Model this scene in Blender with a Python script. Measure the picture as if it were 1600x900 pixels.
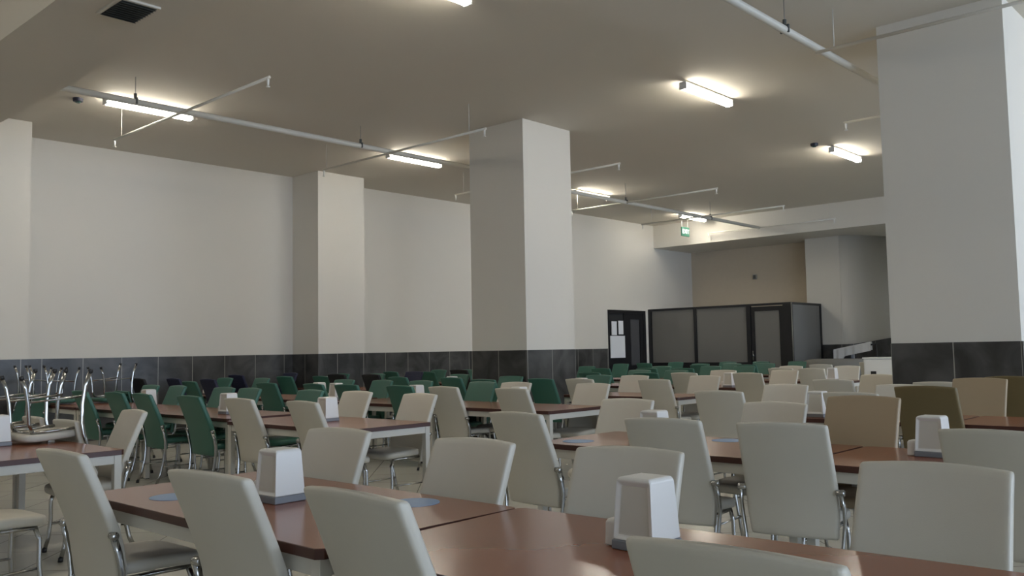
import bpy, bmesh, math, random
from mathutils import Matrix, Vector
random.seed(7)
for o in list(bpy.data.objects): bpy.data.objects.remove(o)
SC = bpy.context.scene
COL = SC.collection
PI = math.pi

# ------------------------------------------------------------------ camera
EYE = 1.38
yaw, pitch, roll = 0.743321701, 0.0704572377, -0.0182384161
fwd = Vector((math.cos(yaw)*math.cos(pitch), math.sin(yaw)*math.cos(pitch), math.sin(pitch)))
rt = Vector((math.sin(yaw), -math.cos(yaw), 0)); up = rt.cross(fwd)
r2 = math.cos(roll)*rt + math.sin(roll)*up
u2 = -math.sin(roll)*rt + math.cos(roll)*up
cam = bpy.data.cameras.new('camera'); camo = bpy.data.objects.new('camera', cam); COL.objects.link(camo)
camo.matrix_world = Matrix(((r2.x, u2.x, -fwd.x, 0), (r2.y, u2.y, -fwd.y, 0), (r2.z, u2.z, -fwd.z, EYE), (0, 0, 0, 1)))
cam.sensor_width = 36; cam.lens = 1380.15/1600*36; cam.clip_start = .05; cam.clip_end = 200
SC.camera = camo

# ------------------------------------------------------------------ world, daylight, exposure
w = bpy.data.worlds.new('daylight'); SC.world = w; w.use_nodes = True
w.node_tree.nodes['Background'].inputs[0].default_value = (0.64, 0.78, 1.0, 1)
w.node_tree.nodes['Background'].inputs[1].default_value = 2.4
SC.view_settings.view_transform = 'Standard'; SC.view_settings.look = 'None'
SC.view_settings.gamma = 1; SC.view_settings.use_curve_mapping = False
SC.view_settings.exposure = 2.2
LAMP = 12.5       # brightness of the fluorescent diffusers
WIN_X = [(-3.4, 0.0), (1.6, 5.0), (6.6, 10.4), (12.2, 16.2), (17.4, 21.4)]
WIN_Z = (1.0, 4.3); WY = -13.0
for i, (a, b) in enumerate(WIN_X):
    l = bpy.data.lights.new('window_portal', 'AREA'); l.shape = 'RECTANGLE'; l.size = b-a; l.size_y = WIN_Z[1]-WIN_Z[0]
    l.cycles.is_portal = True
    o = bpy.data.objects.new('window_portal', l); COL.objects.link(o)
    o.location = ((a+b)/2, WY-.11, (WIN_Z[0]+WIN_Z[1])/2); o.rotation_euler = (PI/2, 0, 0)

# ------------------------------------------------------------------ materials
MATS = {}
def mat(name, col, rough=.5, metal=0, spec=.5, emit=None, estr=0, noise=0, nscale=8, bump=0, coat=0):
    if name in MATS: return MATS[name]
    m = bpy.data.materials.new(name); m.use_nodes = True; nt = m.node_tree; b = nt.nodes['Principled BSDF']
    b.inputs['Roughness'].default_value = rough; b.inputs['Metallic'].default_value = metal
    b.inputs['Specular IOR Level'].default_value = spec; b.inputs['Coat Weight'].default_value = coat
    if emit: b.inputs['Emission Color'].default_value = (*emit, 1); b.inputs['Emission Strength'].default_value = estr
    tc = nt.nodes.new('ShaderNodeTexCoord'); n = nt.nodes.new('ShaderNodeTexNoise')
    n.inputs['Scale'].default_value = nscale; n.inputs['Detail'].default_value = 4
    nt.links.new(tc.outputs['Object'], n.inputs['Vector'])
    mx = nt.nodes.new('ShaderNodeMix'); mx.data_type = 'RGBA'
    mx.inputs[6].default_value = (*[c*(1-noise) for c in col], 1); mx.inputs[7].default_value = (*[min(1, c*(1+noise)) for c in col], 1)
    nt.links.new(n.outputs['Fac'], mx.inputs[0]); nt.links.new(mx.outputs[2], b.inputs['Base Color'])
    if bump:
        bp = nt.nodes.new('ShaderNodeBump'); bp.inputs['Strength'].default_value = bump; bp.inputs['Distance'].default_value = .002
        n2 = nt.nodes.new('ShaderNodeTexNoise'); n2.inputs['Scale'].default_value = 350
        nt.links.new(tc.outputs['Object'], n2.inputs['Vector']); nt.links.new(n2.outputs['Fac'], bp.inputs['Height']); nt.links.new(bp.outputs[0], b.inputs['Normal'])
    MATS[name] = m; return m

def tile_mat(name, axis, spacing, offset, width=.006):
    """dark marble panels with pale vertical joints"""
    m = bpy.data.materials.new(name); m.use_nodes = True; nt = m.node_tree; b = nt.nodes['Principled BSDF']; N = nt.nodes.new; Lk = nt.links.new
    b.inputs['Roughness'].default_value = .30
    g = N('ShaderNodeNewGeometry'); sep = N('ShaderNodeSeparateXYZ'); Lk(g.outputs['Position'], sep.inputs[0])
    def M(op, a, bb=None):
        q = N('ShaderNodeMath'); q.operation = op
        for i, v in enumerate((a, bb)):
            if v is None: continue
            if isinstance(v, (int, float)): q.inputs[i].default_value = v
            else: Lk(v, q.inputs[i])
        return q.outputs[0]
    u = M('DIVIDE', M('SUBTRACT', sep.outputs[axis], offset), spacing)
    fr = M('ABSOLUTE', M('SUBTRACT', M('FRACT', M('ADD', u, .5)), .5))
    line = M('LESS_THAN', fr, width/spacing)
    n1 = N('ShaderNodeTexNoise'); n1.inputs['Scale'].default_value = 1.8; n1.inputs['Detail'].default_value = 6; n1.inputs['Distortion'].default_value = 1.2
    Lk(g.outputs['Position'], n1.inputs['Vector'])
    cr = N('ShaderNodeValToRGB'); cr.color_ramp.elements[0].position = .35; cr.color_ramp.elements[0].color = (.028, .027, .026, 1)
    cr.color_ramp.elements[1].position = .75; cr.color_ramp.elements[1].color = (.10, .098, .096, 1)
    Lk(n1.outputs['Fac'], cr.inputs[0])
    mx = N('ShaderNodeMix'); mx.data_type = 'RGBA'; Lk(line, mx.inputs[0]); Lk(cr.outputs[0], mx.inputs[6]); mx.inputs[7].default_value = (.30, .29, .26, 1)
    Lk(mx.outputs[2], b.inputs['Base Color'])
    return m

def floor_mat():
    m = bpy.data.materials.new('floor_tiles'); m.use_nodes = True; nt = m.node_tree; b = nt.nodes['Principled BSDF']; N = nt.nodes.new; Lk = nt.links.new
    b.inputs['Roughness'].default_value = .25
    g = N('ShaderNodeNewGeometry'); mp = N('ShaderNodeMapping'); mp.inputs['Rotation'].default_value = (0, 0, PI/4); Lk(g.outputs['Position'], mp.inputs[0])
    br = N('ShaderNodeTexBrick'); br.offset = 0; br.inputs['Scale'].default_value = 1; br.inputs['Brick Width'].default_value = .6; br.inputs['Row Height'].default_value = .6
    br.inputs['Mortar Size'].default_value = .004; br.inputs['Color1'].default_value = (.64, .62, .54, 1); br.inputs['Color2'].default_value = (.60, .58, .51, 1)
    br.inputs['Mortar'].default_value = (.20, .19, .17, 1); Lk(mp.outputs[0], br.inputs[0]); Lk(br.outputs[0], b.inputs['Base Color'])
    return m

M_WALL = mat('wall_paint', (.70, .675, .62), .75, noise=.02, nscale=.7)
M_CEIL = mat('ceiling_paint', (.68, .64, .56), .85, noise=.02, nscale=.5)
M_BROWN = mat('brown_plaster', (.60, .52, .41), .8, noise=.03)
M_PILLAR = M_WALL
M_FLOOR = floor_mat()
M_PIPE = mat('pipe_paint', (.66, .64, .58), .45)
M_BRIGHT = mat('white_plastic', (.80, .80, .78), .4)
M_BLACK = mat('black_frame', (.012, .012, .014), .35)
M_DARK = mat('dark_grille', (.07, .075, .07), .6)
M_CHROME = mat('chrome', (.40, .40, .39), .18, metal=1)
M_STEEL = mat('grey_metal', (.35, .35, .34), .35, metal=.6)
M_FRAME = mat('table_white_metal', (.62, .60, .54), .4)
M_TOP = mat('reddish_brown_laminate', (.29, .10, .05), .20, noise=.06, nscale=5, spec=.6)
M_EDGE = mat('dark_brown_edging', (.060, .018, .012), .4)
M_BLUE = mat('pale_blue_sticker', (.20, .33, .55), .5)
M_DISP = mat('dispenser_plastic', (.74, .73, .70), .35)
M_DBASE = mat('dispenser_base', (.19, .20, .22), .4)
M_DWIN = mat('dispenser_recess', (.60, .58, .52), .5)
M_PAPER = mat('paper', (.80, .82, .86), .8)
M_LAMP = mat('lamp_diffuser', (.9, .9, .9), .5, emit=(1, .93, .80), estr=LAMP)
M_TRIM = mat('grout_cap', (.42, .40, .36), .5)

# ------------------------------------------------------------------ mesh helpers
def finish(name, bm, m, parent=None, smooth=False, bevel=0, mats=None):
    bmesh.ops.recalc_face_normals(bm, faces=bm.faces)
    me = bpy.data.meshes.new(name); bm.to_mesh(me); bm.free()
    for q in (mats or [m]): me.materials.append(q)
    if smooth:
        for p_ in me.polygons: p_.use_smooth = True
    o = bpy.data.objects.new(name, me); COL.objects.link(o)
    if parent: o.parent = parent
    if bevel:
        md = o.modifiers.new('bevel', 'BEVEL'); md.width = bevel; md.segments = 2; md.limit_method = 'ANGLE'
    return o
def box(bm, x0, y0, z0, x1, y1, z1, mi=0):
    v = [bm.verts.new((x, y, z)) for z in (z0, z1) for x, y in ((x0, y0), (x1, y0), (x1, y1), (x0, y1))]
    for f in ((0, 3, 2, 1), (4, 5, 6, 7), (0, 1, 5, 4), (1, 2, 6, 5), (2, 3, 7, 6), (3, 0, 4, 7)):
        bm.faces.new([v[i] for i in f]).material_index = mi
def ring_loft(bm, rings, cap=True, mi=0):
    vs = [[bm.verts.new(p_) for p_ in r] for r in rings]; n = len(vs[0]); fs = []
    for a, b in zip(vs, vs[1:]):
        for i in range(n): fs.append(bm.faces.new((a[i], a[(i+1) % n], b[(i+1) % n], b[i])))
    if cap: fs.append(bm.faces.new(vs[0][::-1])); fs.append(bm.faces.new(vs[-1]))
    for f in fs: f.material_index = mi
    return fs
def tube(bm, pts, r, seg=8, flat=1.0, mi=0):
    """tube along pts; flat>1 widens it along the world x axis (oval tube)"""
    pts = [Vector(p_) for p_ in pts]; rings = []
    for i, p_ in enumerate(pts):
        d = (pts[min(i+1, len(pts)-1)]-pts[max(i-1, 0)]).normalized()
        ref = Vector((0, 1, 0)) if abs(d.y) < .9 else Vector((1, 0, 0))
        a = d.cross(ref).normalized(); b = d.cross(a).normalized()
        rings.append([p_+a*math.cos(t)*r*flat+b*math.sin(t)*r for t in [2*PI*k/seg for k in range(seg)]])
    return ring_loft(bm, rings, mi=mi)
def cyl(bm, c, r0, r1, h, seg=16, mi=0):
    return ring_loft(bm, [[(c[0]+r*math.cos(2*PI*k/seg), c[1]+r*math.sin(2*PI*k/seg), z) for k in range(seg)] for r, z in ((r0, c[2]), (r1, c[2]+h))], mi=mi)
def empty(name, loc, label, cat, group=None, rz=0):
    o = bpy.data.objects.new(name, None); COL.objects.link(o); o.location = loc; o.rotation_euler = (0, 0, rz); o.empty_display_size = .1
    o['label'] = label; o['category'] = cat
    if group: o['group'] = group
    return o
def tag(o, label, cat, group=None):
    o['label'] = label; o['category'] = cat
    if group: o['group'] = group
    return o
def struct(name, m, *boxes, mats=None, parent=None):
    bm = bmesh.new()
    for b in boxes: box(bm, *b)
    o = finish(name, bm, m, parent, mats=mats)
    if not parent: o['kind'] = 'structure'
    return o
def copy_tree(o, parent=None):
    c = o.copy(); COL.objects.link(c); c.parent = parent
    for ch in list(o.children): copy_tree(ch, c)
    return c

# ------------------------------------------------------------------ the room
H = 4.98; SOF = 4.31
struct('floor', M_FLOOR, (-4, -13.2, -.1, 27, 15.5, 0))
struct('ceiling', M_CEIL, (-4, -13.2, H, 27, 15.5, H+.15))
struct('wall_left', M_WALL, (-4, 15.3, 0, 27, 15.5, H))
struct('wall_back', M_WALL, (-4.2, -13.2, 0, -4, 15.5, H))
struct('wall_left_pilaster', M_WALL, (3.65, 14.3, 0, 4.83, 15.3, H))
struct('wall_left_column', M_WALL, (10.1, 14.42, 0, 11.23, 15.3, H))
struct('wall_left_far', M_WALL, (17.0, 14.5, 0, 19.63, 15.3, H), (19.63, 14.5, 2.45, 21.48, 15.3, H), (21.48, 14.5, 0, 25.2, 15.3, H), (19.63, 14.8, 0, 21.48, 15.3, 2.45))
struct('wall_center_column', M_WALL, (10.1, 9.0, 0, 11.27, 10.18, H))
struct('wall_right_column', M_WALL, (10.1, 2.28, 0, 11.27, 3.57, H))
struct('trim_1', M_CEIL, (2.68, -13, 4.30, 3.65, 15.3, H))                       # ceiling beam on the left
struct('trim_2', M_WALL, (22.0, -13, SOF, 24.1, 15.3, H))                         # beam and dropped soffit at the end
struct('wall_end', M_BROWN, (24.1, 10.3, 0, 24.3, 14.5, SOF))
struct('wall_end_block', M_WALL, (23.46, 9.55, 0, 24.3, 10.5, SOF), (24.1, -13, SOF, 27, 15.3, H))
def prism(name, m, pts, z0, z1s, kind='structure'):
    bm = bmesh.new(); n = len(pts); z0s = z0 if isinstance(z0, (list, tuple)) else [z0]*n; z1s = z1s if isinstance(z1s, (list, tuple)) else [z1s]*n
    ring_loft(bm, [[(p_[0], p_[1], z) for p_, z in zip(pts, z0s)], [(p_[0], p_[1], z) for p_, z in zip(pts, z1s)]])
    o = finish(name, bm, m)
    if kind: o['kind'] = kind
    return o
ARC = [(23.46, 9.62), (23.475, 9.50), (23.52, 9.38), (23.60, 9.27), (23.72, 9.17), (23.88, 9.08), (24.10, 8.98), (26.0, 8.15)]
o = prism('wall_end_stair', M_WALL, ARC+[(26.1, 8.4), (23.6, 9.75)], 0, SOF)
for p_ in o.data.polygons: p_.use_smooth = abs(p_.normal.z) < .5
struct('wall_light_blocker', M_WALL, (22.0, 6.8, 0, 26.8, 7.0, SOF))  # unseen wall added to keep window light out of the end recess
struct('wall_end_far', M_WALL, (26.8, -13, 0, 27, 9.5, SOF))
bx = []; xs = [-4]
for a, b in WIN_X: bx.append((xs[-1], WY-.2, 0, a, WY, H)); bx.append((a, WY-.2, 0, b, WY, WIN_Z[0])); bx.append((a, WY-.2, WIN_Z[1], b, WY, H)); xs.append(b)
bx.append((xs[-1], WY-.2, 0, 27, WY, H))
struct('wall_right', M_WALL, *bx)
for i, (a, b) in enumerate(WIN_X):
    t = .06; z0, z1 = WIN_Z; mid = (a+b)/2
    f = struct('window_%d' % (i+1), M_BRIGHT, (a, WY-.14, z0, a+t, WY-.06, z1), (b-t, WY-.14, z0, b, WY-.06, z1), (a+t, WY-.14, z0, b-t, WY-.06, z0+t), (a+t, WY-.14, z1-t, b-t, WY-.06, z1), (mid-t/2, WY-.14, z0+t, mid+t/2, WY-.06, z1-t))

# tile dado (slabs 15 mm proud of the walls) and pillars
DZ = EYE
tl = tile_mat('tile_left', 0, .645, 5.378); tp = tile_mat('tile_pillar_x', 0, .585, 10.1); ty = tile_mat('tile_pillar_y', 1, .585, 9.0); tr = tile_mat('tile_right_pillar_y', 1, .645, 2.28)
t2 = .015
def dado(name, m, *b): 
    o = struct(name, m, *b)
    return o
dado('baseboard_left', tl, (4.83, 15.3-t2, 0, 10.1, 15.3, DZ), (-4, 15.3-t2, 0, 3.65, 15.3, DZ), (11.23, 15.3-t2, 0, 17.0, 15.3, DZ), (17.0, 14.5-t2, 0, 19.6, 14.5, DZ), (3.65, 14.3-t2, 0, 4.83, 14.3, DZ), (10.1-t2, 14.42-t2, 0, 11.23+t2, 14.42, DZ))
dado('baseboard_left_column', ty, (10.1-t2, 14.42, 0, 10.1, 15.285, DZ))
dado('baseboard_center', tp, (10.1-t2, 9.0-t2, 0, 11.27, 9.0, DZ))
dado('baseboard_center_side', ty, (10.1-t2, 9.0, 0, 10.1, 10.18, DZ))
dado('baseboard_right', tr, (10.1-t2, 2.28, 0, 10.1, 3.57, DZ))
dado('baseboard_right_side', tp, (10.1-t2, 2.28-t2, 0, 11.27, 2.28, DZ))
dado('baseboard_end', ty, (23.46-t2, 9.56, 0, 23.46, 10.5, DZ), (24.1-t2, 10.5, 0, 24.1, 14.5, DZ))
prism('baseboard_stair', tp, [(x-.012, y-.012) for x, y in ARC]+[(x+.02, y+.05) for x, y in ARC[::-1]], 0, [DZ+max(0, (x-23.5)*.13) for x, y in ARC]+[DZ+max(0, (x-23.5)*.13) for x, y in ARC[::-1]])
TABLES = [(1, 'A', 2.18, 3.375, 0.96, 1.89, 0),
(1, 'A', 2.23, 1.47, 0.96, 1.87, 2.5),
(1, 'B', 2.22, 7.06, 0.96, 1.88, 0),
(1, 'B', 2.22, 8.96, 0.96, 1.88, 0),
(2, 'A', 5.06, 3.095, 0.96, 1.89, 0),
(2, 'A', 5.06, 1.185, 0.96, 1.89, 0),
(2, 'B', 4.92, 6.915, 0.96, 1.89, 0),
(2, 'B', 5.06, 9.06, 0.92, 1.88, 0),
(2, 'B', 5.06, 10.96, 0.92, 1.88, 0),
(2, 'B', 5.06, 12.86, 0.92, 1.88, 0),
(3, 'A', 7.83, 3.16, 0.94, 1.88, 0),
(3, 'A', 7.83, 1.26, 0.94, 1.88, 0),
(3, 'B', 7.45, 6.86, 0.94, 1.88, 0),
(3, 'B', 7.47, 8.76, 0.94, 1.88, 0),
(3, 'B', 7.47, 10.84, 0.94, 1.88, 0),
(3, 'B', 7.47, 12.74, 0.94, 1.88, 0),
(4, 'A', 10.55, 4.28, 0.9, 1.2, 0),
(4, 'B', 10.05, 6.96, 0.9, 1.88, 0),
(4, 'B', 9.85, 11.34, 0.9, 1.88, 0),
(4, 'B', 9.85, 13.24, 0.9, 1.88, 0),
(5, 'B', 12.65, 6.96, 0.9, 1.88, 0),
(5, 'B', 12.65, 8.86, 0.9, 1.88, 0),
(5, 'B', 12.45, 10.94, 0.9, 1.88, 0),
(5, 'B', 12.45, 12.84, 0.9, 1.88, 0),
(6, 'B', 15.25, 6.96, 0.9, 1.88, 0),
(6, 'B', 15.25, 9.04, 0.9, 1.88, 0),
(6, 'B', 15.25, 10.94, 0.9, 1.88, 0),
(7, 'B', 17.85, 8.94, 0.9, 1.88, 0),
(7, 'B', 17.85, 10.84, 0.9, 1.88, 0)]
CHAIRS = [(1.488, 4.048, 'W', 'n', 1),
(1.51, 2.825, 'W', 'n', 4),
(1.554, 2.081, 'W', 'n', 0),
(1.566, 0.891, 'W', 'n', 3),
(2.83, 3.826, 'W', 'f', 5),
(2.83, 2.829, 'W', 'f', 3),
(2.918, 2.057, 'W', 'f', 9),
(3.066, 0.963, 'W', 'f', 2),
(2.985, 6.567, 'W', 'f', -6),
(4.191, 2.751, 'W', 'n', 8),
(4.249, 2.075, 'W', 'n', 10),
(4.158, 3.834, 'W', 'n', -3),
(4.344, 1.122, 'W', 'n', 0),
(4.27, 7.37, 'W', 'n', 0),
(4.271, 6.36, 'W', 'n', 0),
(5.71, 4.028, 'W', 'f', 3),
(5.691, 7.405, 'W', 'f', 0),
(5.612, 6.342, 'W', 'f', 0),
(4.36, 11.202, 'G', 'n', 0),
(4.344, 10.188, 'G', 'n', 0),
(4.338, 9.488, 'G', 'n', 0),
(4.316, 8.399, 'G', 'n', 0),
(5.757, 11.4, 'G', 'f', 0),
(6.8, 13.2, 'G', 'n', 0),
(5.74, 12.15, 'G', 'f', 0),
(6.6, 14.57, 'B', 'n', 0),
(6.85, 13.82, 'N', 'n', 0),
(6.8, 12.62, 'N', 'n', 0),
(8.12, 14.36, 'G', 'f', 0),
(8.42, 14.6, 'N', 'n', 0),
(5.687, 10.066, 'G', 'f', 0),
(5.693, 9.478, 'G', 'f', 0),
(6.83, 11.035, 'G', 'n', 0),
(8.24, 13.354, 'G', 'f', 0),
(8.95, 13.85, 'G', 'n', 0),
(9.65, 14.66, 'N', 'f', 0),
(9.23, 13.152, 'G', 'n', 0),
(6.83, 9.898, 'G', 'n', 0),
(5.69, 8.234, 'G', 'f', 0),
(9.15, 12.57, 'B', 'n', 0),
(10.47, 14.13, 'G', 'f', 0),
(8.138, 10.916, 'G', 'f', 0),
(6.83, 9.182, 'G', 'n', 0),
(9.23, 11.732, 'B', 'n', 0),
(10.587, 13.207, 'G', 'f', 0),
(8.104, 9.973, 'G', 'f', 0),
(11.73, 14.247, 'G', 'n', 0),
(9.222, 11.025, 'G', 'n', 0),
(6.83, 8.143, 'G', 'n', 0),
(10.75, 12.32, 'N', 'f', 0),
(11.73, 13.133, 'G', 'n', 0),
(13.14, 14.263, 'G', 'f', 0),
(8.155, 9.198, 'G', 'f', 0),
(9.2, 9.76, 'G', 'n', 0),
(11.83, 12.325, 'B', 'n', 0),
(13.269, 13.559, 'G', 'f', 0),
(10.589, 10.963, 'G', 'f', 0),
(8.75, 8.64, 'G', 'n', 0),
(8.11, 7.969, 'G', 'f', 0),
(10.0, 9.22, 'G', 'f', 0),
(6.81, 7.358, 'W', 'n', 0),
(6.785, 6.291, 'W', 'n', 0),
(8.09, 7.369, 'W', 'f', 0),
(9.196, 7.971, 'G', 'n', 0),
(9.266, 7.351, 'W', 'n', 0),
(8.108, 6.201, 'W', 'f', 0),
(16.07, 12.462, 'G', 'f', 0),
(14.28, 10.768, 'G', 'n', 0),
(11.799, 9.14, 'G', 'n', 0),
(10.67, 8.049, 'G', 'f', 0),
(10.672, 7.403, 'W', 'f', 0),
(9.368, 6.243, 'W', 'n', 0),
(18.544, 13.287, 'G', 'f', 0),
(19.18, 13.055, 'G', 'n', 0),
(13.339, 9.152, 'G', 'f', 0),
(11.751, 7.979, 'G', 'n', 0),
(11.864, 7.346, 'W', 'n', 0),
(10.728, 6.285, 'W', 'f', 0),
(13.27, 7.427, 'W', 'f', 0),
(11.902, 6.296, 'W', 'n', 0),
(7.046, 4.017, 'W', 'n', 5),
(5.789, 2.842, 'W', 'f', 0),
(8.47, 4.04, 'W', 'f', 0),
(13.38, 6.394, 'W', 'f', 0),
(14.409, 6.439, 'W', 'n', 0),
(9.778, 4.125, 'W', 'n', 0),
(17.22, 7.492, 'W', 'n', 0),
(16.07, 6.474, 'W', 'f', 0),
(19.42, 7.343, 'W', 'n', 0),
(11.512, 4.231, 'W', 'f', 0),
(8.743, 3.014, 'W', 'f', 0),
(7.19, 2.896, 'W', 'n', 0),
(5.71, 2.2, 'T', 'f', 0),
(7.159, 2.302, 'R', 'n', 0),
(8.916, 2.366, 'T', 'f', 0),
(9.38, 2.23, 'R', 'n', 0),
(9.4, 2.9, 'W', 'n', 0),
(20.667, 10.499, 'G', 'f', 0),
(20.597, 9.52, 'G', 'f', 0),
(20.48, 12.88, 'G', 'f', 0),
(18.48, 10.946, 'G', 'f', 0),
(14.406, 6.989, 'W', 'n', 0),
(16.07, 7.553, 'W', 'f', 0),
(16.02, 9.25, 'G', 'f', 0),
(16.05, 10.45, 'G', 'f', 0),
(14.4, 9.75, 'G', 'n', 0),
(14.42, 8.95, 'G', 'n', 0),
(17.1, 9.05, 'G', 'n', 0),
(17.12, 10.2, 'G', 'n', 0),
(18.6, 9.35, 'G', 'f', 0),
(18.62, 10.2, 'G', 'f', 0),
(20.6, 11.4, 'G', 'f', 0),
(13.3, 8.35, 'G', 'f', 0),
(16.02, 8.5, 'G', 'f', 0)]# ------------------------------------------------------------------ glazed partition box at the far end
M_FROST = mat('frosted_glass', (.27, .265, .25), .38)
MATS['frosted_glass'].node_tree.nodes['Principled BSDF'].inputs['Transmission Weight'].default_value = .35
PX, PT = 21.6, 2.435
pt = empty('glass_partition', (PX, 12.3, 0), 'black-framed frosted glass partition room at the far end of the hall', 'partition')
def pbox(name, m, b, parent, bevel=0, off=(PX, 12.3, 0)):
    bm = bmesh.new(); box(bm, b[0]-off[0], b[1]-off[1], b[2]-off[2], b[3]-off[0], b[4]-off[1], b[5]-off[2]); return finish(name, bm, m, parent, bevel=bevel)
for y0, y1 in ((14.38, 14.50), (12.90, 12.99), (11.26, 11.38), (10.10, 10.34)):
    pbox('post', M_BLACK, (PX, y0, 0, PX+.08, y1, PT), pt)
pbox('top_rail', M_BLACK, (PX, 10.10, PT, PX+.08, 14.5, PT+.06), pt); pbox('bottom_rail', M_BLACK, (PX, 11.38, 0.0, PX+.08, 12.9, .95), pt); pbox('bottom_rail', M_BLACK, (PX, 12.99, 0.0, PX+.08, 14.38, .95), pt)
pbox('top_rail', M_BLACK, (PX+.08, 10.10, PT, 23.44, 10.16, PT+.06), pt); pbox('post', M_BLACK, (23.36, 10.10, 0, 23.44, 10.16, PT), pt); pbox('corner_trim', M_CHROME, (PX-.012, 10.085, 0, PX+.012, 10.105, PT+.05), pt)
pbox('glass_pane', M_FROST, (PX+.03, 12.99, .95, PX+.05, 14.38, PT), pt); pbox('glass_pane', M_FROST, (PX+.03, 11.38, .95, PX+.05, 12.90, PT), pt)
pbox('glass_pane', M_FROST, (PX+.08, 10.12, 0, 23.36, 10.14, PT), pt)
dr = pbox('door', M_BLACK, (PX+.02, 10.34, 0.02, PX+.07, 10.45, PT-.02), pt); 
for b in ((PX+.02, 11.15, .02, PX+.07, 11.25, PT-.02), (PX+.02, 10.45, PT-.14, PX+.07, 11.15, PT-.02), (PX+.02, 10.45, .02, PX+.07, 11.15, .5)):
    pbox('door_stile', M_BLACK, b, dr)
pbox('door_glass', M_FROST, (PX+.035, 10.45, .5, PX+.05, 11.15, PT-.14), dr)
bm = bmesh.new(); cyl(bm, (PX-.03-PX, 11.2-12.3, 1.0), .012, .012, .25, 10); finish('door_handle', bm, M_CHROME, dr, True)

# dark double door in the left wall, with notices
dd = struct('door_1', M_BLACK, (19.63, 14.5, 0, 19.72, 14.6, 2.45), (21.36, 14.5, 0, 21.48, 14.6, 2.45), (19.72, 14.5, 2.36, 21.36, 14.6, 2.45), (20.42, 14.52, 0, 20.62, 14.58, 2.36), (20.62, 14.52, 0, 20.74, 14.58, 2.36), (21.2, 14.52, 0, 21.36, 14.58, 2.36), (19.72, 14.52, 0, 20.42, 14.58, 1.2), (20.74, 14.52, 2.2, 21.2, 14.58, 2.36), (20.74, 14.52, 0, 21.2, 14.58, .9))
M_DGLASS = mat('dark_glass', (.035, .036, .038), .12); M_DGLASS2 = mat('grey_glass', (.085, .085, .09), .2)
def bare(name, m, b, parent=None):
    bm = bmesh.new(); box(bm, *b); return finish(name, bm, m, parent)
bare('pane', M_DGLASS, (19.72, 14.545, 1.2, 20.42, 14.555, 2.36), dd); bare('pane', M_DGLASS2, (20.74, 14.545, .9, 21.2, 14.555, 2.2), dd)
tag(bare('notice', M_PAPER, (19.82, 14.50, 1.75, 20.05, 14.518, 2.13)), 'small white paper notice taped high on dark door, left of its twin', 'notice')
tag(bare('notice', M_PAPER, (20.14, 14.50, 1.77, 20.36, 14.518, 2.15)), 'small white paper notice on dark door, nearer the door leaf', 'notice')
tag(bare('notice', M_PAPER, (19.73, 14.49, 1.12, 20.41, 14.518, 1.73)), 'large white sheet below the two small notices on dark door', 'notice')

# small box on the brown wall
tb = empty('wall_box', (24.085, 12.35, 3.42), 'small grey box mounted high on the brown end wall', 'wall box')
bm = bmesh.new(); box(bm, -.04, -.06, -.07, .0, .06, .07); finish('casing', bm, M_STEEL, tb, bevel=.01)
bm = bmesh.new(); box(bm, -.045, -.04, -.05, -.04, .04, .05); finish('grille', bm, M_DARK, tb)

# ------------------------------------------------------------------ things at the far right end
cb = empty('white_cabinet', (19.3, 7.0, 0), 'white side cabinet beside the right column at the far end', 'cabinet')
bm = bmesh.new(); box(bm, -.28, -.32, .04, .28, .32, 1.06); finish('body', bm, M_BRIGHT, cb, bevel=.01)
bm = bmesh.new(); box(bm, -.30, -.34, 1.06, .30, .34, 1.09); finish('top', bm, M_BRIGHT, cb, bevel=.006)
bm = bmesh.new(); box(bm, -.30, -.29, .08, -.28, .29, 1.02); dq = finish('door', bm, M_BRIGHT, cb, bevel=.004)
bm = bmesh.new(); box(bm, -.315, .05, .70, -.30, .16, .80); finish('handle', bm, M_BLACK, dq)
bm = bmesh.new(); box(bm, -.25, -.29, 0, .25, .29, .04); finish('plinth', bm, M_DARK, cb)
M_CLOTH = mat('grey_cloth', (.24, .235, .22), .9); M_WCLOTH = mat('white_cloth', (.70, .70, .70), .85)
gc = empty('covered_counter', (21.3, 8.85, 0), 'long low counter under a dark grey cloth at the far end', 'counter')
bm = bmesh.new(); rr = []
for z, k, c in ((.0, 1.0, 0), (.80, 1.0, 0), (.93, .97, .0), (1.0, .85, 0), (1.03, .6, 0)):
    rr.append([( .35*k*sx, .75*(k**.6)*sy, z) for sx, sy in ((-1, -1), (0, -1.05), (1, -1), (1.03, 0), (1, 1), (0, 1.05), (-1, 1), (-1.03, 0))])
ring_loft(bm, rr); finish('cloth_cover', bm, M_CLOTH, gc, True)
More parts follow.
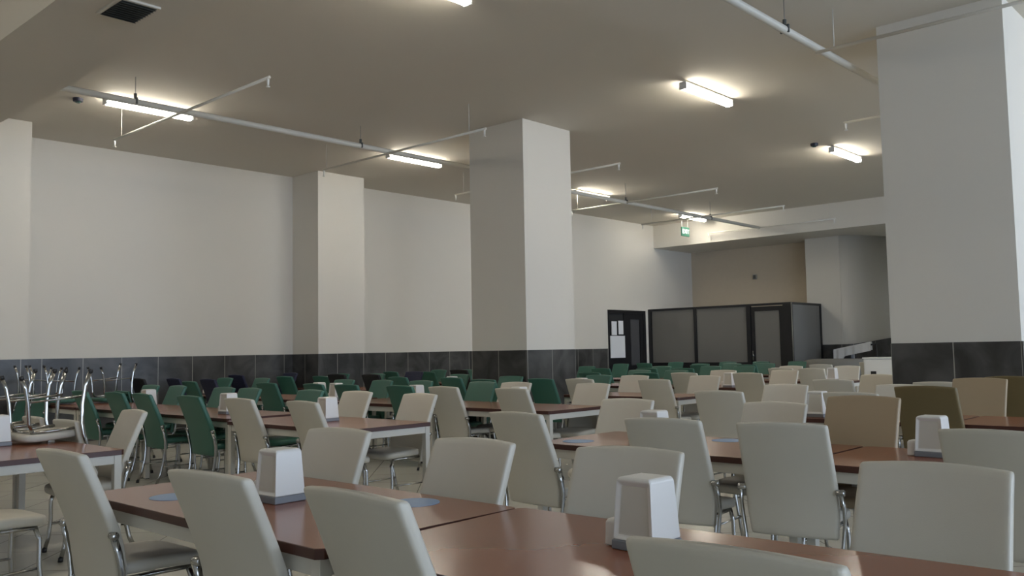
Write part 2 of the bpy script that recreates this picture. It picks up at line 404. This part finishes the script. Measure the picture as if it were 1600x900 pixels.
# white sheet over the sloping stair rail, on its posts
rl = empty('stair_rail', (22.9, 9.1, 0), 'dark posts and rail running up the stair by the end wall', 'railing')
bm = bmesh.new(); box(bm, -.02, .40, 0, .02, .44, 1.20); finish('post', bm, M_BLACK, rl)
bm = bmesh.new(); box(bm, -.02, -.12, 0, .02, -.08, 1.29); finish('post', bm, M_BLACK, rl)
bm = bmesh.new(); box(bm, -.02, -.64, 0, .02, -.60, 1.38); finish('post', bm, M_BLACK, rl)
bm = bmesh.new(); tube(bm, [(0, .45, 1.20), (0, -.65, 1.38)], .02); finish('rail', bm, M_BLACK, rl, True)
bm = bmesh.new(); n = 14; rr = []
for i in range(n+1):
    t = i/n; y = 9.57-t*.98; z = 1.215+t*.19; f = .012*math.sin(i*2.1)
    d = .20 if t > .28 else .30
    O = [(22.845+f, z-d), (22.850+f*.5, z), (22.865, z+.035), (22.935, z+.035), (22.950-f*.5, z), (22.955-f, z-d*.9)]
    I = [(22.948-f, z-d*.9), (22.943-f*.5, z-.002), (22.932, z+.028), (22.868, z+.028), (22.857+f*.5, z-.002), (22.852+f, z-d)]
    rr.append([(a_, y, b_) for a_, b_ in O+I])
ring_loft(bm, rr); tag(finish('white_sheet', bm, M_WCLOTH), 'white sheet draped over the sloping stair rail at far right', 'sheet')

# ------------------------------------------------------------------ ceiling: lamps, pipes, sign, detectors, grille
def make_lamp():
    t = empty('ceiling_light', (0, 0, 0), '', 'lamp', 'fluorescent batten lights under the ceiling')
    for q in (-.42, .42):
        bm = bmesh.new(); box(bm, q-.025, -.02, .10, q+.025, .02, .125); finish('mounting_clip', bm, M_STEEL, t)
    bm = bmesh.new(); box(bm, -.63, -.05, .05, .63, .05, .10); finish('housing', bm, M_BRIGHT, t)
    bm = bmesh.new(); rr = []
    for x, k in ((-.62, .75), (-.605, 1), (.605, 1), (.62, .75)):
        rr.append([(x, .062*k*math.cos(a), .05-.055*k*math.sin(a)) for a in [PI*j/10 for j in range(11)]])
    ring_loft(bm, rr); finish('diffuser', bm, M_LAMP, t, True)
    for s in (-1, 1):
        bm = bmesh.new(); box(bm, s*.63-.012, -.055, .0, s*.63+.012, .055, .10); finish('end_cap', bm, M_BRIGHT, t, bevel=.004)
    return t
lamp0 = make_lamp()
LP = [(5.66, 12.12, 'fluorescent light at upper left, crossed by a thin branch pipe'), (10.65, 12.12, 'fluorescent light between the wall column and the centre column'),
      (16.1, 12.2, 'fluorescent light on the ceiling just right of the centre column'), (21.0, 12.5, 'farthest fluorescent light, glowing against the end beam'),
      (10.85, 6.14, 'large fluorescent light at upper right of the centre column'), (16.22, 6.35, 'fluorescent light close to the right column, near a dark detector'),
      (5.5, 6.12, 'fluorescent light cut off by the top edge of the picture')]
for i, (x, y, lb) in enumerate(LP):
    o = lamp0 if i == 0 else copy_tree(lamp0)
    o.location = (x, y+.05, H-.125); o['label'] = lb
for x, y in ((11.9, -.4), (16.2, .1), (.2, 6.1), (.2, 12.1)):            # unseen lamps added for more warm light, roughly continuing the ceiling grid
    o = copy_tree(lamp0); o.location = (x, y, H-.10); o['label'] = 'added fluorescent light over the unseen part of the hall'; o['group'] = 'added fluorescent lights outside the picture'

PZ = EYE+3.22; BZ = EYE+3.17
def pipe_run(y, x0, x1, label):
    t = empty('sprinkler_main', (x0, y, PZ), label, 'pipe', 'sprinkler mains')
    bm = bmesh.new(); tube(bm, [(0, 0, .05), (8.3, 0, .05), (10.3, 0, -.045), (x1-x0, 0, -.045)], .042, 12); finish('pipe', bm, M_PIPE, t, True)
    k = 0; x = x0+1.3
    while x < x1:
        bm = bmesh.new(); tube(bm, [(x-x0, 0, .03), (x-x0, 0, H-PZ)], .005, 6); h = finish('hanger_rod', bm, M_STEEL, t, True)
        bm = bmesh.new(); zz = .05 if x < 13 else -.045; cyl(bm, (x-x0, 0, zz+.04), .02, .02, .07, 12); box(bm, x-x0-.012, -.048, zz-.03, x-x0+.012, .048, zz+.052); finish('clamp', bm, M_DARK, h)
        x += 3.6
    return t
pipe_run(11.07, 3.66, 21.9, 'long white sprinkler pipe under the ceiling along the left wall')
pipe_run(3.95, 3.66, 21.9, 'thick white sprinkler pipe running into the right column')
def branch(x, y0, y1, label, rods, mainy, heads=2):
    t = empty('sprinkler_branch', (x, y0, BZ), label, 'pipe', 'thin sprinkler branch pipes')
    bm = bmesh.new(); tube(bm, [(0, 0, 0), (0, y1-y0, 0)], .019, 8); finish('pipe', bm, M_PIPE, t, True)
    for y in (y0+.03, y1-.03)[:heads]:
        bm = bmesh.new(); cyl(bm, (0, y-y0, -.09), .012, .016, .09, 8); cyl(bm, (0, y-y0, -.11), .024, .024, .006, 12); finish('sprinkler_head', bm, M_BRIGHT, t, True)
    for y in rods:
        bm = bmesh.new(); tube(bm, [(0, y-y0, .01), (0, y-y0, H-BZ)], .006, 6); finish('hanger_rod', bm, M_PIPE, t, True)
BR = [(5.45, 8.72, 12.85, 'thin branch pipe crossing in front of the upper left light', (12.6,)), (8.93, 8.66, 12.60, 'thin branch pipe above the bright wall column', (12.5, 9.0)),
      (12.32, 8.75, 12.85, 'thin branch pipe half hidden behind the centre column', (12.6,)), (15.75, 8.82, 12.6, 'thin branch pipe right of the centre column', (12.4,)), (18.9, 8.9, 12.8, 'thin branch pipe before the end beam, near the exit sign', (12.5,)),
      (21.85, 8.95, 12.6, 'thin branch pipe running close along the end beam', (9.1,))]
for x, y0, y1, lb, rd in BR: branch(x, y0, y1, lb, rd, 11.07)
branch(9.2, .6, 3.90, 'thin branch pipe crossing in front of the right column', (3.7,), 3.95, 1)
branch(12.46, 2.2, 4.92, 'thin branch pipe entering behind the right column', (), 3.95)

es = empty('exit_sign', (21.25, 12.95, H), 'green exit sign hanging from the ceiling at far end', 'sign')
bm = bmesh.new(); box(bm, -.20, -.02, -.53, .20, .02, -.27); sb = finish('sign_board', bm, mat('sign_green', (.015, .10, .065), .4), es, bevel=.012); sb['label'] = 'green board with white letters'
for s in (-.17, .14):
    bm = bmesh.new(); tube(bm, [(s, 0, -.27), (s, 0, -.0)], .006, 6); finish('rod', bm, M_STEEL, es)
bm = bmesh.new(); cyl(bm, (-.17, 0, -.03), .06, .06, .03, 16); finish('ceiling_cap', bm, M_STEEL, es, True)
fc = bpy.data.curves.new('letters', 'FONT'); fc.body = 'EXIT'; fc.size = .17; fc.extrude = .002; fc.align_x = 'CENTER'; fc.align_y = 'CENTER'
to = bpy.data.objects.new('letters', fc); COL.objects.link(to); dg = bpy.context.evaluated_depsgraph_get(); me = bpy.data.meshes.new_from_object(to.evaluated_get(dg)); bpy.data.objects.remove(to)
me.materials.append(M_PAPER); to = bpy.data.objects.new('letters', me); COL.objects.link(to); to.parent = sb; to.location = (0, -.022, -.40); to.rotation_euler = (PI/2, 0, 0)

for x, y, lb in ((4.82, 12.55, 'dark blue detector on the ceiling left of the upper left light'), (15.2, 6.55, 'dark blue detector on the ceiling near the right column light')):
    t = empty('smoke_detector', (x, y, H), lb, 'detector', 'ceiling detectors')
    bm = bmesh.new(); cyl(bm, (0, 0, -.05), .062, .07, .05, 20); finish('body', bm, mat('navy_plastic', (.012, .014, .035), .4), t, bevel=.006)
    bm = bmesh.new(); cyl(bm, (0, 0, -.065), .03, .04, .016, 16); finish('sensor_cap', bm, mat('teal_plastic', (.03, .08, .07), .4), t)
vg = empty('air_grille', (3.18, 7.25, 4.30), 'dark square air grille under the ceiling beam at upper left', 'vent')
bm = bmesh.new(); box(bm, -.17, -.24, -.02, .17, .24, 0); finish('frame', bm, M_CEIL, vg, bevel=.004)
bm = bmesh.new(); box(bm, -.145, -.215, -.022, .145, .215, -.020); finish('recess', bm, M_DARK, vg)
for i in range(9):
    bm = bmesh.new(); y = -.19+i*.0475; ring_loft(bm, [[(x_, y-.012, -.034), (x_, y-.010, -.036), (x_, y+.014, -.023), (x_, y+.012, -.021)] for x_ in (-.145, .145)]); finish('slat', bm, M_DARK, vg)

# ------------------------------------------------------------------ tables
ORD = ['first', 'second', 'third', 'fourth', 'fifth', 'sixth', 'seventh', 'eighth']
ROWN = {1: 'front', 2: 'second', 3: 'third', 4: 'fourth', 5: 'fifth', 6: 'sixth', 7: 'seventh', 8: 'eighth'}
BLK = {'A': 'right', 'B': 'left'}
def make_table(w_, l_):
    t = empty('dining_table', (0, 0, 0), '', 'table', 'brown dining tables on white metal frames'); hw, hl = w_/2, l_/2
    bm = bmesh.new(); c = .022
    out = [(-hw+c, -hl), (hw-c, -hl), (hw, -hl+c), (hw, hl-c), (hw-c, hl), (-hw+c, hl), (-hw, hl-c), (-hw, -hl+c)]
    fs = ring_loft(bm, [[(x, y, .715) for x, y in out], [(x, y, .748) for x, y in out], [(x*(1-.003/hw), y*(1-.003/hl), .750) for x, y in out]])
    for f in fs[:-1]: f.material_index = 1
    finish('table_top', bm, M_TOP, t, mats=[M_TOP, M_EDGE])
    s = .05; i = .015
    for a, b in ((-1, -1), (1, -1), (1, 1), (-1, 1)):
        x, y = a*(hw-i-s/2), b*(hl-i-s/2)
        bm = bmesh.new(); box(bm, x-s/2, y-s/2, .008, x+s/2, y+s/2, .715); lg = finish('leg', bm, M_FRAME, t, bevel=.003)
        bm = bmesh.new(); box(bm, x-s/2+.002, y-s/2+.002, 0, x+s/2-.002, y+s/2-.002, .008); finish('foot_cap', bm, M_BLACK, lg)
    X0, Y0 = hw-i, hl-i
    for b in ((-X0+.004, -Y0+s, X0*-1+.030, Y0-s), (X0-.030, -Y0+s, X0-.004, Y0-s), (-X0+s, -Y0+.004, X0-s, -Y0+.030), (-X0+s, Y0-.030, X0-s, Y0-.004)):
        bm = bmesh.new(); box(bm, b[0], b[1], .655, b[2], b[3], .714); finish('apron', bm, M_FRAME, t, bevel=.002)
    return t
protos = {}
cnt = {}
hand_t = {0: 'reddish brown table in the foreground with a dispenser and two blue stickers', 1: 'nearest reddish brown table at bottom centre, under the largest dispenser',
          2: 'brown table at the left edge carrying an upturned white chair', 3: 'brown table cut by the left picture edge, behind the one with the upturned chair',
          4: 'brown table in the second row of the right block with blue stickers', 5: 'second row brown table at the right edge with a napkin dispenser'}
for i, (row, blk, cx, cy, w_, l_, yw) in enumerate(TABLES):
    key = (w_, l_)
    if key in protos: t = copy_tree(protos[key])
    else: t = make_table(w_, l_); protos[key] = t
    t.location = (cx, cy, 0); t.rotation_euler = (0, 0, math.radians(yw))
    same = sorted([q[3] for q in TABLES if q[0] == row and q[1] == blk], reverse=(blk == 'A'))
    k = same.index(cy)
    t['label'] = hand_t.get(i, 'brown table with white legs, %s from the aisle in the %s row, %s block' % (ORD[k], ROWN[row], BLK[blk]))

# ------------------------------------------------------------------ chairs
def upholstery(name, col, rough=.42, dots=False):
    m = mat(name, col, rough, noise=.03, nscale=6, bump=.15)
    if dots:
        nt = m.node_tree; b = nt.nodes['Principled BSDF']; v = nt.nodes.new('ShaderNodeTexVoronoi'); v.inputs['Scale'].default_value = 45; v.inputs['Randomness'].default_value = .15
        tc = nt.nodes.new('ShaderNodeTexCoord'); nt.links.new(tc.outputs['Object'], v.inputs['Vector'])
        l = nt.nodes.new('ShaderNodeMath'); l.operation = 'LESS_THAN'; l.inputs[1].default_value = .14; nt.links.new(v.outputs['Distance'], l.inputs[0])
        mx = nt.nodes.new('ShaderNodeMix'); mx.data_type = 'RGBA'; mx.inputs[6].default_value = (*col, 1); mx.inputs[7].default_value = (.12, .12, .16, 1)
        nt.links.new(l.outputs[0], mx.inputs[0]); nt.links.new(mx.outputs[2], b.inputs['Base Color'])
    return m
KIND = {'W': ('white', upholstery('cream_leather', (.58, .55, .475)), .98), 'G': ('green', upholstery('green_leather', (.040, .138, .100)), .98),
        'B': ('black', upholstery('black_leather', (.010, .010, .012), .5), 1.02), 'N': ('navy', upholstery('navy_fabric', (.016, .018, .050), .6, True), 1.02),
        'T': ('tan', upholstery('tan_leather', (.36, .275, .175)), 1.04), 'R': ('dark brown', upholstery('brown_leather', (.155, .115, .050)), 1.04)}
def back_profile(top):
    base = [(.385, -.160, .5), (.390, -.161, .85), (.402, -.163, 1), (.43, -.167, 1), (.50, -.174, 1), (.58, -.186, 1), (.66, -.208, 1), (.74, -.239, 1), (.82, -.273, 1), (.90, -.308, 1), (.955, -.332, 1), (.970, -.338, .93), (.977, -.341, .75), (.980, -.343, .4)]
    k = (top-.385)/(.98-.385)
    return [(.385+(z-.385)*k, x, t) for z, x, t in base]
def make_chair(code):
    nm, um, top = KIND[code]
    t = empty('dining_chair', (0, 0, 0), '', 'chair')
    bm = bmesh.new(); rr = []
    US = (-1, -.985, -.955, -.9, -.6, -.3, 0, .3, .6, .9, .955, .985, 1); ES = (.55, .85, 1, 1, 1, 1, 1, 1, 1, 1, 1, .85, .55)
    for z, x, tk in back_profile(top):
        hw = .231 + .006*max(0, 1-abs(z-.62)/.3); th = .024*tk
        if z < .5: hw = .222+.009*max(0, (z-.385)/.115)
        if tk < .99: hw -= .010*(1-tk)
        up_ = (z-.385)/(top-.385)
        ring = []
        for sg in (-1, 1):
            for u, e in (zip(US, ES) if sg < 0 else zip(US[::-1], ES[::-1])):
                ring.append((x+.018*u*u+sg*th*e, u*hw, z+.012*(1-u*u)*max(0, up_-.6)/.4))
        rr.append(ring)
    ring_loft(bm, rr); finish('backrest', bm, um, t, True)
    bm = bmesh.new(); rr = []
    for z, k in ((.444, .90), (.448, .97), (.462, 1), (.485, 1), (.497, .965), (.502, .88)):
        ring = []
        for j in range(28):
            a = 2*PI*j/28; ca, sa = math.cos(a), math.sin(a); e = 2/5
            X = .215*k*math.copysign(abs(ca)**e, ca); Y = .222*k*math.copysign(abs(sa)**e, sa)
            if X < 0: Y *= .93
            ring.append((X+.035, Y, z-(.014*max(0, X/.2)**2)))
        rr.append(ring)
    ring_loft(bm, rr); finish('seat', bm, um, t, True)
    bm = bmesh.new()
    for s in (-1, 1): tube(bm, [(-.165, s*.20, .432), (0, s*.195, .432), (.17, s*.19, .428)], .011)
    tube(bm, [(.17, -.19, .428), (.19, 0, .428), (.17, .19, .428)], .011); tube(bm, [(-.165, -.20, .432), (-.165, .20, .432)], .011)
    finish('seat_frame', bm, M_CHROME, t, True)
    for s in (-1, 1):
        bm = bmesh.new(); tube(bm, [(-.200, s*.226, .20), (.185, s*.197, .20)], .008, 6); finish('stretcher', bm, M_CHROME, t, True)
        bm = bmesh.new(); tube(bm, [(-.204, s*.256, .625), (-.186, s*.264, .56), (-.170, s*.262, .48), (-.166, s*.252, .40), (-.182, s*.240, .26), (-.215, s*.238, .12), (-.258, s*.242, .012)], .0095, 10, 1.7)
        tube(bm, [(-.256, s*.242, .03), (-.260, s*.242, .0)], .012, 10, 1.5, mi=1); finish('leg', bm, None, t, True, mats=[M_CHROME, M_BLACK])
        bm = bmesh.new(); tube(bm, [(.165, s*.19, .43), (.188, s*.196, .36), (.186, s*.200, .22), (.198, s*.205, .10), (.222, s*.208, .012)], .011, 10, 1.3)
        tube(bm, [(.219, s*.208, .03), (.223, s*.208, .0)], .0135, 10, 1.3, mi=1); finish('leg', bm, None, t, True, mats=[M_CHROME, M_BLACK])
        bm = bmesh.new(); rg = []
        for y, r in ((.230, .012), (.232, .016), (.268, .019), (.274, .014)):
            rg.append([(-.204+r*math.cos(q), s*y, .632+r*math.sin(q)) for q in [2*PI*k/12 for k in range(12)]])
        ring_loft(bm, rg); finish('collar', bm, M_CHROME, t, True)
    return t
cproto = {}
def put_chair(code, x, y, z, rot, label, group):
    if code in cproto: t = copy_tree(cproto[code])
    else: t = make_chair(code); cproto[code] = t
    t.location = (x, y, z); t.rotation_euler = rot; t['label'] = label
    if group: t['group'] = group
    return t
def rowof(x, f):
    X = x + (.75 if f == 'n' else -.60)
    cs = [2.2, 5.05, 7.6, 9.95, 12.6, 15.2, 17.8, 20.0]
    return min(range(8), key=lambda k: abs(cs[k]-X))+1
info = []
for x, y, c, f, yw in CHAIRS: info.append((rowof(x, f), 'A' if y/x*1.0 < .62 and y < 5 else 'B', f))
HAND = {0: 'white chair seen from behind in the foreground, farthest left, beside the table end', 1: 'white chair seen from behind in the foreground, left of the first dispenser',
        2: 'white chair seen from behind at bottom centre, below the blue sticker', 3: 'nearest white chair, only its top showing at the bottom edge below the dispenser',
        4: 'white chair facing us across the foreground table, left one, behind the dispenser', 5: 'white chair facing us across the foreground table, beside the right blue sticker',
        6: 'white chair facing us, directly behind the largest dispenser', 7: 'large white chair facing us at lower right across the nearest table',
        8: 'white chair turned toward us at the far side of the left edge table'}
MIDW = {'n': 'seen from behind', 'f': 'facing us'}
for i, (x, y, c, f, yw) in enumerate(CHAIRS):
    r, b, _ = info[i]
    same = [j for j in range(len(CHAIRS)) if info[j] == info[i]]
    same.sort(key=lambda j: CHAIRS[j][1]*(1 if b == 'B' else -1)); k = same.index(i)
    lb = HAND.get(i, '%s chair %s, %s from the aisle in the %s row, %s block' % (KIND[c][0], MIDW[f], ORD[k] if k < 8 else ['ninth', 'tenth', 'eleventh', 'twelfth'][k-8], ROWN[r], BLK[b]))
    th = math.radians(yw) if yw else random.uniform(-.05, .05)
    if f == 'f': th += PI
    ox = x+.343*math.cos(th); oy = y+.343*math.sin(th)
    put_chair(c, ox, oy, 0, (0, 0, th), lb, '%s dining chairs' % KIND[c][0])
put_chair('W', 1.72, 5.62, 0, (0, 0, .05), 'white chair at the left picture edge with only its seat showing', 'white dining chairs')
# upturned on the tables: seat down on the top, legs in the air
for c, x, y, th, lb in (('W', 2.56, 7.25, PI, 'white chair upturned on the left edge table, legs in the air'), ('W', 2.56, 7.95, PI-.04, 'upturned white chair on the left edge tables, cut by the picture edge'),
                    ('G', 4.75, 12.95, .03, 'upturned green chair on a table by the left wall, middle one'), ('G', 5.36, 12.66, PI+.02, 'upturned green chair on a table by the left wall, rightmost one'),
                    ('G', 4.75, 13.56, -.03, 'upturned green chair on a table by the left wall, leftmost one')):
    put_chair(c, x, y, .7515+.5025+.020, (PI, .08, th), lb, 'chairs turned upside down on tables')

# ------------------------------------------------------------------ things on the tables
def make_dispenser():
    t = empty('napkin_dispenser', (0, 0, 0), '', 'napkin dispenser', 'white napkin dispensers on the tables')
    def rect(hx, hy, z): return [(-hx, -hy, z), (hx, -hy, z), (hx, hy, z), (-hx, hy, z)]
    bm = bmesh.new(); ring_loft(bm, [rect(.080, .080, 0), rect(.079, .079, .030)]); finish('base', bm, M_DBASE, t, bevel=.004)
    bm = bmesh.new(); ring_loft(bm, [rect(.077, .077, .030), rect(.066, .066, .215), rect(.058, .058, .224)])
    # sunken paper windows on the two faces towards the chairs
    bm.faces.ensure_lookup_table(); bmesh.ops.recalc_face_normals(bm, faces=bm.faces)
    for f in [f for f in bm.faces if abs(f.normal.x) > .9]:
        r = bmesh.ops.inset_region(bm, faces=[f], thickness=.024, depth=-.010)
        f.material_index = 1
    finish('cover', bm, M_DISP, t, bevel=.005, mats=[M_DISP, M_DWIN])
    bm = bmesh.new(); ring_loft(bm, [rect(.045, .022, .002), rect(.043, .020, .075), rect(.036, .014, .086)])
    o = finish('toothpick_box', bm, M_DISP, t, bevel=.004); o.location = (-.01, .103, 0)
    return t
DSP = [(2.16, 3.37, 2, 'napkin dispenser on the foreground table, beside the second chair from the left'), (2.37, 1.62, -2, 'largest napkin dispenser at bottom centre on the nearest table'),
       (5.24, 1.65, 0, 'napkin dispenser in front of the dark brown chair at right'), (4.88, 3.25, 0, 'napkin dispenser just showing over a white chair, second row right block'),
       (2.24, 7.22, 0, 'napkin dispenser on the left edge table beside the upturned chair'), (4.96, 6.94, 0, 'napkin dispenser on the second row table nearest the aisle, left block'),
       (5.0, 8.8, 3, 'napkin dispenser showing behind the white chair at left, second row'), (5.1, 10.91, 0, 'napkin dispenser among the green chairs on the second row, left block'),
       (7.55, 3.32, 0, 'napkin dispenser on the third row table, right block, behind white chairs'), (7.31, 6.64, 0, 'napkin dispenser on the third row table nearest the aisle, left block'),
       (7.28, 8.33, 0, 'napkin dispenser on the third row, second table from the aisle'), (7.38, 10.12, 0, 'right one of the two dispensers standing together on the third row'),
       (7.45, 10.62, 0, 'left one of the two dispensers standing together on the third row'), (7.3, 13.45, 0, 'napkin dispenser on the third row table nearest the left wall'),
       (9.6, 13.31, 0, 'napkin dispenser on the fourth row table nearest the left wall'), (10.0, 10.56, 0, 'napkin dispenser on the fourth row table beside the centre column'),
       (9.85, 7.76, 0, 'napkin dispenser on the fourth row table right of the centre column'), (12.4, 6.85, 0, 'napkin dispenser on the fifth row table nearest the aisle'),
       (9.95, 12.5, 0, 'napkin dispenser on the fourth row between two green chairs'), (15.2, 6.4, 0, 'farther right napkin dispenser on the sixth row table'), (15.2, 7.45, 0, 'left napkin dispenser on the sixth row table')]
d0 = make_dispenser()
for i, (x, y, a, lb) in enumerate(DSP):
    o = d0 if i == 0 else copy_tree(d0)
    o.location = (x, y, .7505); o.rotation_euler = (0, 0, math.radians(a)); o['label'] = lb
for x, y, lb in ((1.93, 3.86, 'pale blue round sticker at the left end of the foreground table'), (2.48, 2.86, 'pale blue round sticker on the foreground table before the facing chair'),
                 (4.80, 3.82, 'pale blue round sticker at the left end of the second row table'), (5.38, 3.0, 'pale blue round sticker on the second row table beside a chair back')):
    bm = bmesh.new(); cyl(bm, (0, 0, 0), .108, .108, .0012, 40); o = finish('table_sticker', bm, M_BLUE); o.location = (x, y, .7503); tag(o, lb, 'sticker', 'round blue table stickers')
